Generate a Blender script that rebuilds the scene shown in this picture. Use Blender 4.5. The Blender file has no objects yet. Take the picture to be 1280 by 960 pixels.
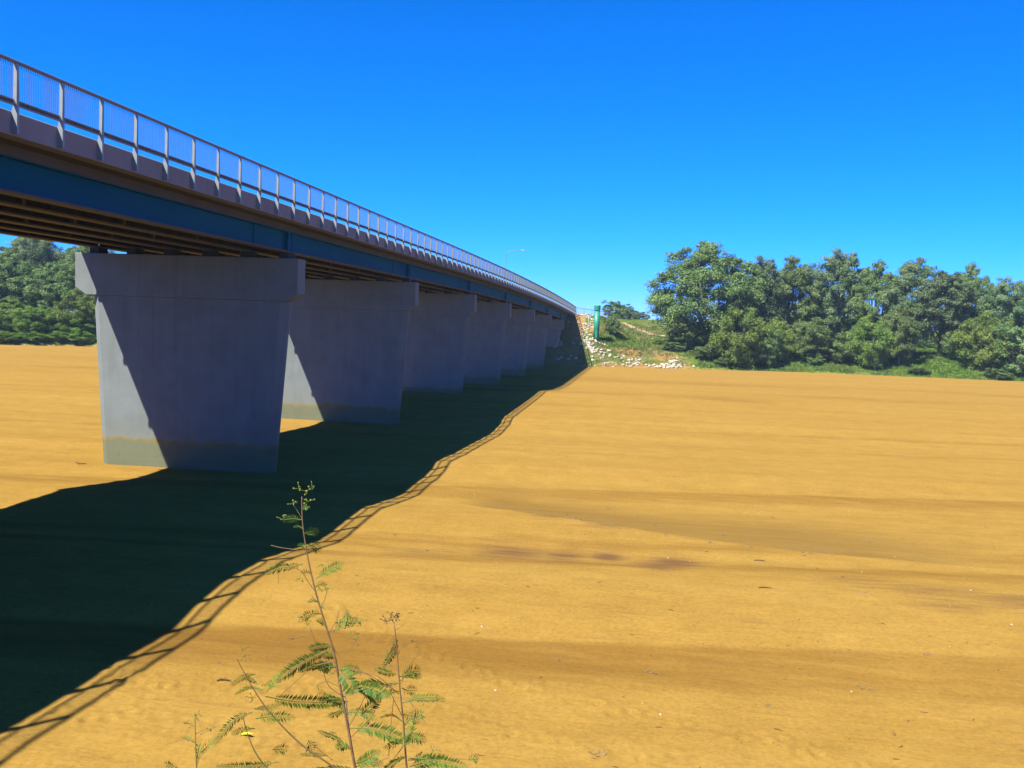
import bpy, math, random
import numpy as np
from mathutils import Matrix, Vector, noise as mnoise

random.seed(7)
RNG = np.random.default_rng(7)
S = bpy.context.scene
COL = S.collection

# ------------------------------------------------------------------ camera
EYE = 7.6
yaw, pitch, roll = math.radians(8.304), math.radians(3.498), math.radians(2.062)
fw = Vector((-math.sin(yaw), math.cos(yaw), 0)); rt = Vector((math.cos(yaw), math.sin(yaw), 0)); up = Vector((0, 0, 1))
cf = math.cos(pitch) * fw - math.sin(pitch) * up
cu = math.cos(pitch) * up + math.sin(pitch) * fw
cx = math.cos(roll) * rt + math.sin(roll) * cu
cy = -math.sin(roll) * rt + math.cos(roll) * cu
cd = bpy.data.cameras.new('camera'); cam = bpy.data.objects.new('camera', cd); COL.objects.link(cam)
cd.sensor_fit = 'HORIZONTAL'; cd.sensor_width = 36.0; cd.lens = 33.75
cd.clip_start = 0.05; cd.clip_end = 6000
M = Matrix((cx, cy, -cf)).transposed().to_4x4(); M.translation = Vector((0, 0, EYE)); cam.matrix_world = M
S.camera = cam

# ------------------------------------------------------------------ light
SUN = Vector((0.446, 0.62, -1.0)).normalized()           # the way the sunlight travels
elev = math.asin(-SUN.z)
w = bpy.data.worlds.new('World'); S.world = w; w.use_nodes = True
nt = w.node_tree; bg = nt.nodes['Background']
sky = nt.nodes.new('ShaderNodeTexSky'); sky.sky_type = 'NISHITA'; sky.sun_disc = False
sky.sun_elevation = elev; sky.sun_rotation = math.atan2(-SUN.x, -SUN.y)
sky.altitude = 50; sky.air_density = 0.7; sky.dust_density = 0.0; sky.ozone_density = 2.0
# one uniform colour grade over the whole sky: the cobalt this film of air had that day
sep = nt.nodes.new('ShaderNodeSeparateColor'); comb = nt.nodes.new('ShaderNodeCombineColor'); nt.links.new(sky.outputs[0], sep.inputs[0])
def sky_math(op, a, b):
    n = nt.nodes.new('ShaderNodeMath'); n.operation = op; n.inputs[1].default_value = b; nt.links.new(a, n.inputs[0]); return n.outputs[0]
nt.links.new(sky_math('MULTIPLY', sky_math('POWER', sep.outputs[0], 2.8), 0.0085), comb.inputs[0])
nt.links.new(sky_math('MULTIPLY', sky_math('POWER', sep.outputs[1], 1.0), 0.785), comb.inputs[1])
nt.links.new(sky_math('MULTIPLY', sky_math('POWER', sep.outputs[2], 1.35), 1.22), comb.inputs[2]); nt.links.new(comb.outputs[0], bg.inputs['Color'])
bg.inputs['Strength'].default_value = 0.05
sl = bpy.data.lights.new('sun', 'SUN'); sl.energy = 5.0; sl.angle = math.radians(0.53); sl.color = (1.0, 0.975, 0.88)
sun = bpy.data.objects.new('sun', sl); COL.objects.link(sun)
sun.rotation_euler = SUN.to_track_quat('-Z', 'Y').to_euler()
S.view_settings.view_transform = 'Standard'; S.view_settings.look = 'None'
S.view_settings.exposure = 1.4; S.view_settings.gamma = 1.0; S.view_settings.use_curve_mapping = False

# ------------------------------------------------------------------ helpers
class MB:
    def __init__(s): s.v = []; s.f = []
    def add(s, vs, fs):
        o = len(s.v); s.v += [tuple(p) for p in vs]; s.f += [tuple(i + o for i in f) for f in fs]
    def box(s, x0, x1, y0, y1, z0, z1):
        s.add([(x0, y0, z0), (x1, y0, z0), (x1, y1, z0), (x0, y1, z0), (x0, y0, z1), (x1, y0, z1), (x1, y1, z1), (x0, y1, z1)],
              [(3, 2, 1, 0), (4, 5, 6, 7), (0, 1, 5, 4), (1, 2, 6, 5), (2, 3, 7, 6), (3, 0, 4, 7)])
    def loft(s, rings, cap=True):
        n = len(rings[0]); vs = [p for r in rings for p in r]; fs = []
        for k in range(len(rings) - 1):
            for i in range(n):
                j = (i + 1) % n
                fs.append((k * n + i, k * n + j, (k + 1) * n + j, (k + 1) * n + i))
        if cap:
            fs.append(tuple(range(n - 1, -1, -1))); fs.append(tuple((len(rings) - 1) * n + i for i in range(n)))
        s.add(vs, fs)
    def tube(s, pts, rad, n=6):
        pts = [Vector(p) for p in pts]; rings = []
        for i, p in enumerate(pts):
            d = (pts[min(i + 1, len(pts) - 1)] - pts[max(i - 1, 0)]).normalized()
            a = Vector((0, 0, 1)) if abs(d.z) < 0.9 else Vector((0, 1, 0))
            u = d.cross(a).normalized(); v = u.cross(d)
            r = rad[i] if hasattr(rad, '__len__') else rad
            rings.append([p + u * (r * math.cos(2 * math.pi * k / n)) + v * (r * math.sin(2 * math.pi * k / n)) for k in range(n)])
        s.loft(rings)
    def mesh(s, name, mat, smooth=False):
        m = bpy.data.meshes.new(name); m.from_pydata(s.v, [], s.f); m.materials.append(mat)
        if smooth: m.shade_smooth()
        m.update(); return m
    def build(s, name, mat, parent=None, smooth=False, loc=None):
        return link(name, s.mesh(name, mat, smooth), parent, loc)

def link(name, mesh, parent=None, loc=None, rot=None, scale=None):
    o = bpy.data.objects.new(name, mesh); COL.objects.link(o)
    if parent: o.parent = parent
    if loc is not None: o.location = loc
    if rot is not None: o.rotation_euler = rot
    if scale is not None: o.scale = scale
    return o

def thing(name, label, cat, loc=(0, 0, 0), group=None):
    o = bpy.data.objects.new(name, None); COL.objects.link(o); o.location = loc
    return tag(o, label, cat, group)

def tag(o, label, cat, group=None):
    o['label'] = label; o['category'] = cat
    if group: o['group'] = group
    return o

def npmesh(name, V, F, mat, smooth=False, attrs=None):
    """V (n,3), F (m,k) arrays -> mesh, quickly"""
    m = bpy.data.meshes.new(name); n, k = F.shape
    m.vertices.add(len(V)); m.vertices.foreach_set('co', np.asarray(V, np.float32).ravel())
    m.loops.add(n * k); m.loops.foreach_set('vertex_index', np.asarray(F, np.int32).ravel())
    m.polygons.add(n); m.polygons.foreach_set('loop_start', np.arange(0, n * k, k, dtype=np.int32))
    try: m.polygons.foreach_set('loop_total', np.full(n, k, np.int32))
    except Exception: pass
    m.materials.append(mat); m.update(calc_edges=True)
    if smooth: m.shade_smooth()
    for a, d in (attrs or {}).items():
        at = m.attributes.new(a, 'FLOAT', 'POINT'); at.data.foreach_set('value', np.asarray(d, np.float32))
    return m

def grid(nx, ny):
    i = np.arange(nx * ny).reshape(ny, nx)
    return np.stack([i[:-1, :-1], i[:-1, 1:], i[1:, 1:], i[1:, :-1]], -1).reshape(-1, 4)

_perm = np.random.default_rng(3).permutation(512)
_gv = np.random.default_rng(4).uniform(-1, 1, 512)
def vnoise(x, y):
    """smooth value noise, numpy"""
    xi = np.floor(x).astype(int); yi = np.floor(y).astype(int); fx = x - xi; fy = y - yi
    fx = fx * fx * (3 - 2 * fx); fy = fy * fy * (3 - 2 * fy)
    h = lambda a, b: _gv[(_perm[(a & 511)] + b * 57) & 511]
    return (h(xi, yi) * (1 - fx) + h(xi + 1, yi) * fx) * (1 - fy) + (h(xi, yi + 1) * (1 - fx) + h(xi + 1, yi + 1) * fx) * fy
def fbm(x, y, o=4):
    return sum(vnoise(x * 2 ** k + 17 * k, y * 2 ** k - 31 * k) / 2 ** k for k in range(o))
def sstep(a, b, x):
    t = np.clip((x - a) / (b - a), 0, 1); return t * t * (3 - 2 * t)

# ------------------------------------------------------------------ materials
class Mat:
    def __init__(s, name, rough=0.8, spec=0.25):
        s.m = bpy.data.materials.new(name); s.m.use_nodes = True; s.t = s.m.node_tree
        s.b = s.t.nodes['Principled BSDF']; s.b.inputs['Roughness'].default_value = rough
        s.b.inputs['Specular IOR Level'].default_value = spec
    def n(s, typ, **kw):
        x = s.t.nodes.new(typ)
        for k, v in kw.items():
            if k.startswith('_'): setattr(x, k[1:], v)
            else: x.inputs[k.replace('__', ' ')].default_value = v
        return x
    def l(s, a, b): s.t.links.new(a, b)
    def coords(s, scale=(1, 1, 1), obj=False):
        mp = s.n('ShaderNodeMapping'); mp.inputs['Scale'].default_value = scale
        if obj: s.l(s.n('ShaderNodeTexCoord').outputs['Object'], mp.inputs['Vector'])
        else: s.l(s.n('ShaderNodeNewGeometry').outputs['Position'], mp.inputs['Vector'])
        return mp.outputs[0]
    def noise(s, vec, scale, detail=4, rough=0.55):
        x = s.n('ShaderNodeTexNoise'); x.inputs['Scale'].default_value = scale; x.inputs['Detail'].default_value = detail
        x.inputs['Roughness'].default_value = rough; s.l(vec, x.inputs['Vector']); return x.outputs['Fac']
    def ramp(s, fac, stops):
        x = s.n('ShaderNodeValToRGB'); e = x.color_ramp.elements
        while len(e) < len(stops): e.new(0.5)
        for el, (p, c) in zip(e, stops): el.position = p; el.color = (*c, 1) if len(c) == 3 else c
        s.l(fac, x.inputs[0]); return x.outputs[0]
    def mr(s, fac, a, b, c=0.0, d=1.0):
        x = s.n('ShaderNodeMapRange'); x.inputs[1].default_value = a; x.inputs[2].default_value = b
        x.inputs[3].default_value = c; x.inputs[4].default_value = d; s.l(fac, x.inputs[0]); return x.outputs[0]
    def mix(s, fac, a, b, mode='MIX'):
        x = s.n('ShaderNodeMix', _data_type='RGBA', _blend_type=mode)
        for v, i in ((fac, 0), (a, 6), (b, 7)):
            if hasattr(v, 'is_linked'): s.l(v, x.inputs[i])
            elif i == 0: x.inputs[0].default_value = v
            else: x.inputs[i].default_value = (*v, 1)
        return x.outputs[2]
    def math(s, op, a, b=0.0):
        x = s.n('ShaderNodeMath', _operation=op)
        for i, v in enumerate((a, b)):
            if hasattr(v, 'is_linked'): s.l(v, x.inputs[i])
            else: x.inputs[i].default_value = v
        return x.outputs[0]
    def attr(s, name):
        x = s.n('ShaderNodeAttribute'); x.attribute_name = name; return x.outputs['Fac']
    def col(s, c):
        if hasattr(c, 'is_linked'): s.l(c, s.b.inputs['Base Color'])
        else: s.b.inputs['Base Color'].default_value = (*c, 1)
    def bump(s, h, strength, dist=0.1):
        x = s.n('ShaderNodeBump'); x.inputs['Strength'].default_value = strength; x.inputs['Distance'].default_value = dist
        s.l(h, x.inputs['Height']); s.l(x.outputs[0], s.b.inputs['Normal'])

def simple(name, c0, c1, scale=3.0, rough=0.75, spec=0.25, metal=0.0, bump=0.0, stretch=(1, 1, 1)):
    k = Mat(name, rough, spec); v = k.coords(stretch, True); f = k.noise(v, scale, 5)
    k.col(k.ramp(f, [(0.3, c0), (0.7, c1)])); k.b.inputs['Metallic'].default_value = metal
    if bump: k.bump(f, bump, 0.05)
    return k.m

def mk_sand():
    k = Mat('sand', 1.0, 0.0)
    v1 = k.coords((1, 1, 1)); vs = k.coords((0.16, 1.0, 1.0)); vf = k.coords((0.035, 0.4, 1.0))
    base = k.ramp(k.noise(vs, 0.55, 6, 0.6), [(0.3, (0.585, 0.335, 0.066)), (0.5, (0.61, 0.352, 0.072)), (0.72, (0.64, 0.378, 0.081))])
    far = k.ramp(k.noise(vf, 0.55, 5, 0.65), [(0.34, (0.93, 0.915, 0.89)), (0.55, (1, 1, 1))])
    base = k.mix(1.0, base, far, 'MULTIPLY')
    base = k.mix(1.0, base, k.ramp(k.noise(v1, 0.7, 7, 0.68), [(0.3, (0.90, 0.885, 0.86)), (0.65, (1.04, 1.04, 1.04))]), 'MULTIPLY')
    grain = k.noise(v1, 9.0, 6, 0.7)
    base = k.mix(1.0, base, k.ramp(grain, [(0.28, (0.80, 0.77, 0.72)), (0.6, (1.06, 1.06, 1.06))]), 'MULTIPLY')
    # wet sand and shade of the band slopes, both put into colour; noisy edge
    dn = k.math('ADD', k.attr('damp_shade'), k.mr(k.noise(vs, 1.6, 6, 0.65), 0.2, 0.8, -0.28, 0.28))
    df = k.mr(dn, 0.12, 0.75)
    base = k.mix(df, base, k.mix(0.5, (0.39, 0.195, 0.034), k.ramp(grain, [(0.3, (0.28, 0.142, 0.028)), (0.7, (0.44, 0.235, 0.046))])))
    sn = k.math('ADD', k.attr('spot'), k.mr(k.noise(vs, 3.0, 6, 0.7), 0.2, 0.8, -0.45, 0.45))
    base = k.mix(k.mr(sn, 0.08, 0.85, 0, 0.85), base, (0.25, 0.125, 0.055))
    # scattered dark litter
    lit = k.noise(k.coords((1, 1.6, 1)), 5.5, 3, 0.6)
    base = k.mix(k.mr(lit, 0.665, 0.72, 0, 0.6), base, (0.16, 0.085, 0.03))
    fl_ = k.noise(k.coords((1, 1.5, 1)), 17.0, 2, 0.5)
    base = k.mix(k.mr(fl_, 0.70, 0.76, 0, 0.5), base, (0.20, 0.11, 0.04))
    silt = k.math('MULTIPLY', k.attr('silt'), k.mr(k.noise(k.coords((1.0, 1.0, 1)), 3.2, 6, 0.8), 0.54, 0.62))
    base = k.mix(k.math('MULTIPLY', k.attr('pool'), k.mr(k.noise(v1, 1.1, 6, 0.7), 0.3, 0.7, 0.25, 0.8)), base, (0.40, 0.245, 0.062))
    base = k.mix(k.math('MULTIPLY', silt, 0.75), base, (0.38, 0.32, 0.23))
    base = k.mix(1.0, base, (0.405, 0.415, 0.45), 'MULTIPLY')
    k.col(base)
    hh = k.math('ADD', k.noise(vs, 3.0, 6, 0.65), k.math('MULTIPLY', k.noise(v1, 14, 4, 0.7), 0.35))
    k.bump(hh, 0.38, 0.10)
    return k.m

def mk_concrete(name, c=(0.40, 0.40, 0.39), stain=False):
    k = Mat(name, 0.9, 0.04)
    v = k.coords((1, 1, 1)); n1 = k.noise(v, 0.8, 6, 0.6); n2 = k.noise(k.coords((1.5, 1.5, 0.12)), 1.6, 5, 0.6)
    col = k.mix(1.0, k.ramp(n1, [(0.3, tuple(x * 0.88 for x in c)), (0.7, tuple(x * 1.08 for x in c))]),
                k.ramp(n2, [(0.35, (0.94, 0.93, 0.91)), (0.6, (1, 1, 1))]), 'MULTIPLY')
    if stain:
        z = k.n('ShaderNodeSeparateXYZ'); k.l(k.n('ShaderNodeNewGeometry').outputs['Position'], z.inputs[0])
        zz = k.math('ADD', z.outputs[2], k.mr(k.noise(k.coords((0.8, 0.8, 1.5)), 1.4, 5), 0.2, 0.8, -0.30, 0.30))
        col = k.mix(k.mr(zz, 2.2, 0.6, 0, 0.28), col, (0.17, 0.155, 0.075))
        col = k.mix(k.mr(zz, 0.98, 0.90), col, k.mix(n1, (0.105, 0.112, 0.062), (0.15, 0.155, 0.098)))
        band = k.math('MULTIPLY', k.mr(zz, 0.78, 0.93), k.mr(zz, 1.10, 0.98))
        col = k.mix(k.math('MULTIPLY', band, 0.75), col, (0.19, 0.145, 0.045))
        grime = k.math('MULTIPLY', k.mr(k.noise(v, 5.0, 6, 0.75), 0.58, 0.68), k.mr(zz, 0.9, 0.3))
        col = k.mix(k.math('MULTIPLY', grime, 0.6), col, (0.10, 0.09, 0.05))
        drip = k.math('MULTIPLY', k.mr(k.noise(k.coords((2.2, 2.2, 0.05)), 1.9, 5, 0.7), 0.56, 0.68), k.mr(zz, 3.0, 8.5))
        col = k.mix(k.math('MULTIPLY', drip, 0.30), col, (0.10, 0.095, 0.085))
        # board-marked lift lines
        fr = k.math('FRACT', k.math('MULTIPLY', z.outputs[2], 0.41))
        fx = k.math('FRACT', k.math('ADD', k.math('MULTIPLY', z.outputs[0], 0.42), 0.3))
        line = k.math('MULTIPLY', k.math('MAXIMUM', k.mr(fr, 0.012, 0.0), k.mr(fx, 0.008, 0.0)), 0.32)
        col = k.mix(line, col, (0.2, 0.19, 0.17))
    k.col(col); k.bump(k.noise(v, 12, 4), 0.15, 0.02)
    return k.m

def mk_leaf(name, dark, light, trans=0.25):
    k = Mat(name, 0.55, 0.3)
    f = k.math('ADD', k.attr('tint'), k.mr(k.noise(k.coords((1, 1, 1)), 0.7, 3), 0.2, 0.8, -0.2, 0.2))
    oi = k.n('ShaderNodeObjectInfo')
    c = k.ramp(f, [(0.1, dark), (0.9, light)])
    hs = k.n('ShaderNodeHueSaturation'); k.l(c, hs.inputs['Color'])
    k.l(k.mr(oi.outputs['Random'], 0, 1, 0.485, 0.515), hs.inputs['Hue']); k.l(k.mr(oi.outputs['Random'], 0, 1, 0.8, 1.15), hs.inputs['Value'])
    k.col(hs.outputs[0])
    tr = k.n('ShaderNodeBsdfTranslucent'); k.l(hs.outputs[0], tr.inputs[0])
    mx = k.n('ShaderNodeMixShader'); mx.inputs[0].default_value = trans
    k.l(k.b.outputs[0], mx.inputs[1]); k.l(tr.outputs[0], mx.inputs[2])
    k.l(mx.outputs[0], k.t.nodes['Material Output'].inputs[0])
    return k.m

def mk_bank():
    k = Mat('bank_ground', 1.0, 0.0)
    v = k.coords((1, 1, 1)); n1 = k.noise(v, 0.16, 6, 0.65); n2 = k.noise(v, 1.3, 5, 0.7)
    g = k.ramp(n2, [(0.3, (0.034, 0.062, 0.008)), (0.5, (0.060, 0.105, 0.012)), (0.72, (0.11, 0.14, 0.028))])
    dry = k.ramp(n2, [(0.3, (0.10, 0.085, 0.030)), (0.7, (0.18, 0.145, 0.06))])
    c = k.mix(k.mr(k.math('SUBTRACT', n1, k.math('MULTIPLY', k.attr('lush'), 0.16)), 0.40, 0.60), g, dry)
    soil = k.ramp(n2, [(0.3, (0.19, 0.105, 0.033)), (0.7, (0.28, 0.17, 0.06))])
    sf = k.mr(k.math('ADD', k.attr('soil'), k.mr(n2, 0.2, 0.8, -0.35, 0.35)), 0.35, 0.7)
    k.col(k.mix(sf, c, soil)); k.bump(n2, 0.8, 0.3)
    return k.m

SAND = mk_sand(); BANK = mk_bank()
CONC = mk_concrete('pier_concrete', (0.155, 0.172, 0.165), True)
DECKC = mk_concrete('deck_concrete', (0.15, 0.145, 0.145))
ABUTC = mk_concrete('abutment_concrete', (0.12, 0.12, 0.12))
ASPH = simple('asphalt', (0.04, 0.04, 0.042), (0.065, 0.063, 0.06), 8)
GALV = simple('galvanised_steel', (0.18, 0.195, 0.19), (0.23, 0.245, 0.24), 4, 0.5, 0.4, 0.15)
RAILM = simple('shaded_rail_steel', (0.13, 0.11, 0.115), (0.17, 0.145, 0.15), 2, 0.5, 0.4, 0.1)  # galvanised rail, its shade and warm sand bounce put into the colour
STRIPM = simple('brown_strip', (0.12, 0.085, 0.06), (0.16, 0.115, 0.08), 3, 0.7)
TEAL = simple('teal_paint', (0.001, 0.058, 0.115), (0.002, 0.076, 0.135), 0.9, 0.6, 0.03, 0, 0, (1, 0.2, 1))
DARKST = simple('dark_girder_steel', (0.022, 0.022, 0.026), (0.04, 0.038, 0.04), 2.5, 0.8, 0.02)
EDGEC = mk_concrete('edge_beam_concrete', (0.205, 0.185, 0.20))
SOFFIT = mk_concrete('shaded_deck_concrete', (0.085, 0.078, 0.078))  # deck concrete darkened, underside shade put into the base colour
RUST = simple('brown_girder_steel', (0.065, 0.052, 0.036), (0.095, 0.075, 0.052), 2.5, 0.75)
GREEN = simple('green_tank_paint', (0.016, 0.160, 0.098), (0.024, 0.205, 0.130), 1.2, 0.45, 0.4)
BALU = simple('baluster_steel', (0.07, 0.08, 0.085), (0.10, 0.11, 0.115), 4, 0.6, 0.15)
BLACK = simple('dark_gap', (0.015, 0.02, 0.02), (0.03, 0.03, 0.03), 3)
ROCK = simple('pale_rock', (0.29, 0.25, 0.18), (0.42, 0.37, 0.29), 2.2, 0.9, 0.15, 0, 0.4)
TANROCK = simple('tan_rock', (0.23, 0.13, 0.04), (0.30, 0.19, 0.065), 2.0, 0.9, 0.15, 0, 0.4)
BARK = simple('pale_gum_bark', (0.18, 0.16, 0.14), (0.36, 0.34, 0.31), 0.9, 0.85, 0.15, 0, 0.3, (1, 1, 0.3))
DARKBARK = simple('dark_gum_bark', (0.05, 0.042, 0.036), (0.11, 0.09, 0.075), 1.2, 0.9, 0.1, 0, 0.3, (1, 1, 0.3))
LEAF_OLIVE = mk_leaf('olive_gum_leaf', (0.066, 0.120, 0.028), (0.172, 0.240, 0.066))
LEAF_GREY = mk_leaf('grey_green_gum_leaf', (0.066, 0.118, 0.042), (0.165, 0.232, 0.092))
LEAF_GREEN = mk_leaf('fresh_green_leaf', (0.074, 0.130, 0.016), (0.190, 0.255, 0.038))
LEAF_LUSH = mk_leaf('lush_green_leaf', (0.075, 0.155, 0.010), (0.185, 0.300, 0.028), .3)
STEM = simple('reddish_stem', (0.10, 0.055, 0.02), (0.17, 0.10, 0.04), 60, 0.6, 0.3)
YSTEM = simple('green_stem', (0.12, 0.11, 0.02), (0.17, 0.15, 0.03), 60, 0.6, 0.3)
LEAFLET = mk_leaf('leaflet_green', (0.040, 0.095, 0.009), (0.140, 0.215, 0.020), 0.35)
BUD = simple('yellow_green_bud', (0.11, 0.15, 0.015), (0.19, 0.21, 0.035), 90, 0.6)
TWIG = simple('dead_twig', (0.05, 0.03, 0.015), (0.10, 0.06, 0.028), 20, 0.9)
LAMPM = simple('lamp_steel', (0.13, 0.16, 0.18), (0.17, 0.20, 0.22), 4, 0.5, 0.4)
WHITEP = simple('white_post_paint', (0.40, 0.40, 0.40), (0.46, 0.46, 0.46), 4)
YELLOWLEAF = simple('yellow_leaf', (0.42, 0.46, 0.012), (0.5, 0.52, 0.02), 40)

# ------------------------------------------------------------------ the riverbed
HT = [(-50, -7.8), (5, -7.80), (12, -7.79), (16, -7.78), (18.5, -7.82), (20.5, -7.80), (21.8, -7.80), (23, -7.65), (25, -7.46), (27.5, -7.44),
      (30, -7.66), (32.3, -7.87), (35.3, -7.77), (37.6, -7.70), (40.8, -7.94), (43.5, -8.08), (46, -7.98), (48.1, -7.98), (49.6, -7.86), (51.4, -7.63),
      (55.6, -7.75), (61, -7.79), (68, -7.93), (73, -7.70), (76, -7.39), (82.6, -7.28), (90.4, -7.17), (97.5, -7.02), (101.7, -6.90), (107, -7.15),
      (112.4, -7.44), (126, -7.66), (140, -7.55), (165, -7.45), (185, -7.35), (600, -7.3)]
_fy = np.linspace(-50, 600, 6501); _fz = np.interp(_fy, [a for a, b in HT], [b + EYE for a, b in HT])
_kz = np.hanning(9); _kz /= _kz.sum(); _fz = np.convolve(np.pad(_fz, 4, 'edge'), _kz, 'valid')
def sand_z(X, Y):
    X = np.asarray(X, float); Y = np.asarray(Y, float)
    Ye = Y - 0.13 * np.clip(X + 10, 0, 60) * sstep(15, 40, Y) + 0.04 * np.clip(-X - 25, 0, 100)
    base = np.interp(Ye, _fy, _fz)
    flat = np.interp(Y, [0, 40, 90, 190], [-0.2, -0.25, 0.30, 0.22])
    wgt = 1 - 0.6 * sstep(5, 40, X) - 0.5 * sstep(35, 70, -X)
    z = flat + (base - flat) * wgt
    far = (1 - wgt)
    z = z + far * 0.32 * fbm(X * 0.018 + 4, Y * 0.06 + 0.4 * np.sin(X * .02)) * sstep(10, 40, Y)
    sc = 40.4 - 0.56 * (X + 6.4) + 0.016 * (X + 6.4) ** 2         # little scarp of the dried pool
    z = z - 0.16 * sstep(-0.25, 0.35, Y - sc) * (1 - sstep(3.0, 8.0, Y - sc)) * sstep(-9, -5, X) * (1 - sstep(9, 17, X))
    z = z + 0.020 * fbm(X * 0.35, Y * 0.9) + 0.008 * fbm(X * 1.2 + 9, Y * 2.6)
    # scour hole at the nearest pier
    z = z - 0.05 * np.exp(-(((X + 24) / 7) ** 2 + ((Y - 46) / 2.2) ** 2))
    # the near bank
    z = z + 6.05 * sstep(11.5, 1.2, Y + 0.6 * vnoise(X * 0.2, Y * 0.1))
    return z

def damp_shade_masks(X, Y):  # dark bands stand for wet sand and for slope shade, as colour
    n = fbm(X * 0.10, Y * 0.35) * 0.7
    b1u = 22.9 + 0.115 * (X + 4); b1l = b1u - 3.0 - 0.02 * X
    d = 0.85 * sstep(b1u + 0.35, b1u - 0.15, Y + 0.25 * n) * sstep(b1l - 0.7, b1l + 1.3, Y)
    d *= 0.75 + 0.5 * vnoise(X * 0.12, Y * 0.3)
    sc = 40.4 - 0.56 * (X + 6.4) + 0.016 * (X + 6.4) ** 2
    pool = sstep(-0.15, 0.15, Y - sc) * (1 - sstep(2.2, 8.5, Y - sc + n)) * sstep(-9, -6, X) * (1 - sstep(7, 16, X))
    b2 = 46.2 + 0.19 * (X + 8)
    d = np.maximum(d, 0.66 * pool)
    d = np.maximum(d, 0.45 * sstep(b2 + 0.4, b2 - 0.2, Y) * sstep(b2 - 4.2, b2 - 1.4, Y))
    for c, wd, a, t in ((64, 1.6, .4, .10), (73, 1.3, .45, .12), (88, 2.0, .4, .10), (104, 4.0, .55, .05), (118, 3, .5, .08), (143, 5, .5, .04), (33.2, 1.0, .4, .16), (30.2, .8, .5, .14)):
        if c > 60: a = a * .75
        yc = c + t * (X + 10)
        d = np.maximum(d, a * np.exp(-((Y - yc + n * wd) / wd) ** 2) * sstep(-0.25, 0.35, vnoise(X * 0.045 + c, Y * 0.02) + (0.25 if c > 60 else 0) + (0.5 * sstep(0, 6, X) if c < 34 else 0)))
    s = np.zeros_like(X)
    for x, y, a, b, k in ((-4.6, 32.2, 1.5, .55, .8), (-2.7, 32.35, .9, .5, .8), (-6.3, 32.0, 1.2, .5, .35), (-1.25, 32.7, .62, .42, .95), (1.05, 32.35, .95, .45, .9), (0.5, 31.4, .9, .4, .7),
                          (-7.4, 31, 1.5, .5, .3), (9.0, 30.2, 2.0, .4, .45), (11, 29.5, 2.2, .5, .5), (6.5, 31.2, 1.6, .35, .35), (8.6, 28.4, 1.2, .3, .4), (-3.8, 38.9, 1.1, .35, .6), (-1.5, 37.9, 0.9, .35, .5)):
        s = np.maximum(s, k * np.exp(-(((X - x) / a) ** 2 + ((Y - y) / (b * 2.5)) ** 2)))
    edge = pool * np.exp(-np.maximum(Y - sc, 0) / 1.1) * (.35 + .65 * sstep(-.1, .5, vnoise(X * .5, Y * .3)))
    return d, s, edge, pool

def build_sand():
    ys = [0.4]
    while ys[-1] < 215: ys.append(ys[-1] + max(0.06, 0.0062 * ys[-1]) if ys[-1] > 12 else ys[-1] + 0.25)
    ys = [-60, -30, -15, -8, -4, -2, -1, -0.3] + ys + [240, 300]
    ys = np.array(ys); s = np.concatenate([np.linspace(-2.6, -1.0, 90)[:-1], np.linspace(-1.0, 0.55, 560), np.linspace(0.55, 2.6, 110)[1:]])
    Yg, Sg = np.meshgrid(ys, s, indexing='ij'); Xg = Sg * (np.maximum(Yg, 0) + 9)
    Zg = sand_z(Xg, Yg)
    r = np.random.default_rng(11)
    def dents(path, n, spread, size, depth):
        path = np.array(path, float); t = r.uniform(0, len(path) - 1.001, n); i = t.astype(int); f = (t - i)[:, None]
        P = path[i] * (1 - f) + path[i + 1] * f + r.normal(0, spread, (n, 2))
        for (px, py) in P:
            a = size * r.uniform(.6, 1.3)
            i0, i1 = np.searchsorted(ys, [py - 3 * a, py + 3 * a])
            if i1 <= i0: continue
            X_, Y_ = Xg[i0:i1], Yg[i0:i1]
            q = np.hypot((X_ - px), (Y_ - py) * 0.8) / a
            Zg[i0:i1] += .6 * depth * (-np.exp(-q * q * 1.5) + 0.65 * np.exp(-((q - 1.3) * 2.2) ** 2))
    dents([(-8.5, 24), (-4.6, 21.4), (-2.0, 20.0), (1.2, 18.9), (4.3, 17.9)], 130, 0.16, 0.11, 0.05)      # animal tracks
    dents([(-12.5, 19.2), (-9.6, 18.4), (-7.6, 18.7), (-5.8, 19.6)], 80, 0.22, 0.12, 0.045)
    dents([(-4.5, 19), (-1.5, 17.6), (2.5, 16.8)], 60, 0.3, 0.12, 0.04)
    dents([(-11, 17), (-8, 16.5), (-5, 16.2)], 45, 0.5, 0.13, 0.04)
    dents([(-9, 26), (-2, 27), (8, 26)], 40, 1.5, 0.12, 0.03)
    dents([(-9, 17), (0, 19), (9, 21)], 60, 2.2, 0.10, 0.025)
    D, P, B, PO = damp_shade_masks(Xg, Yg)
    m = npmesh('sand_riverbed', np.stack([Xg, Yg, Zg], -1).reshape(-1, 3), grid(len(s), len(ys)), SAND, True,
               {'damp_shade': D.ravel(), 'spot': P.ravel(), 'silt': B.ravel(), 'pool': PO.ravel()})
    o = link('sand_riverbed', m); o['kind'] = 'structure'; return o
build_sand()

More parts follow.
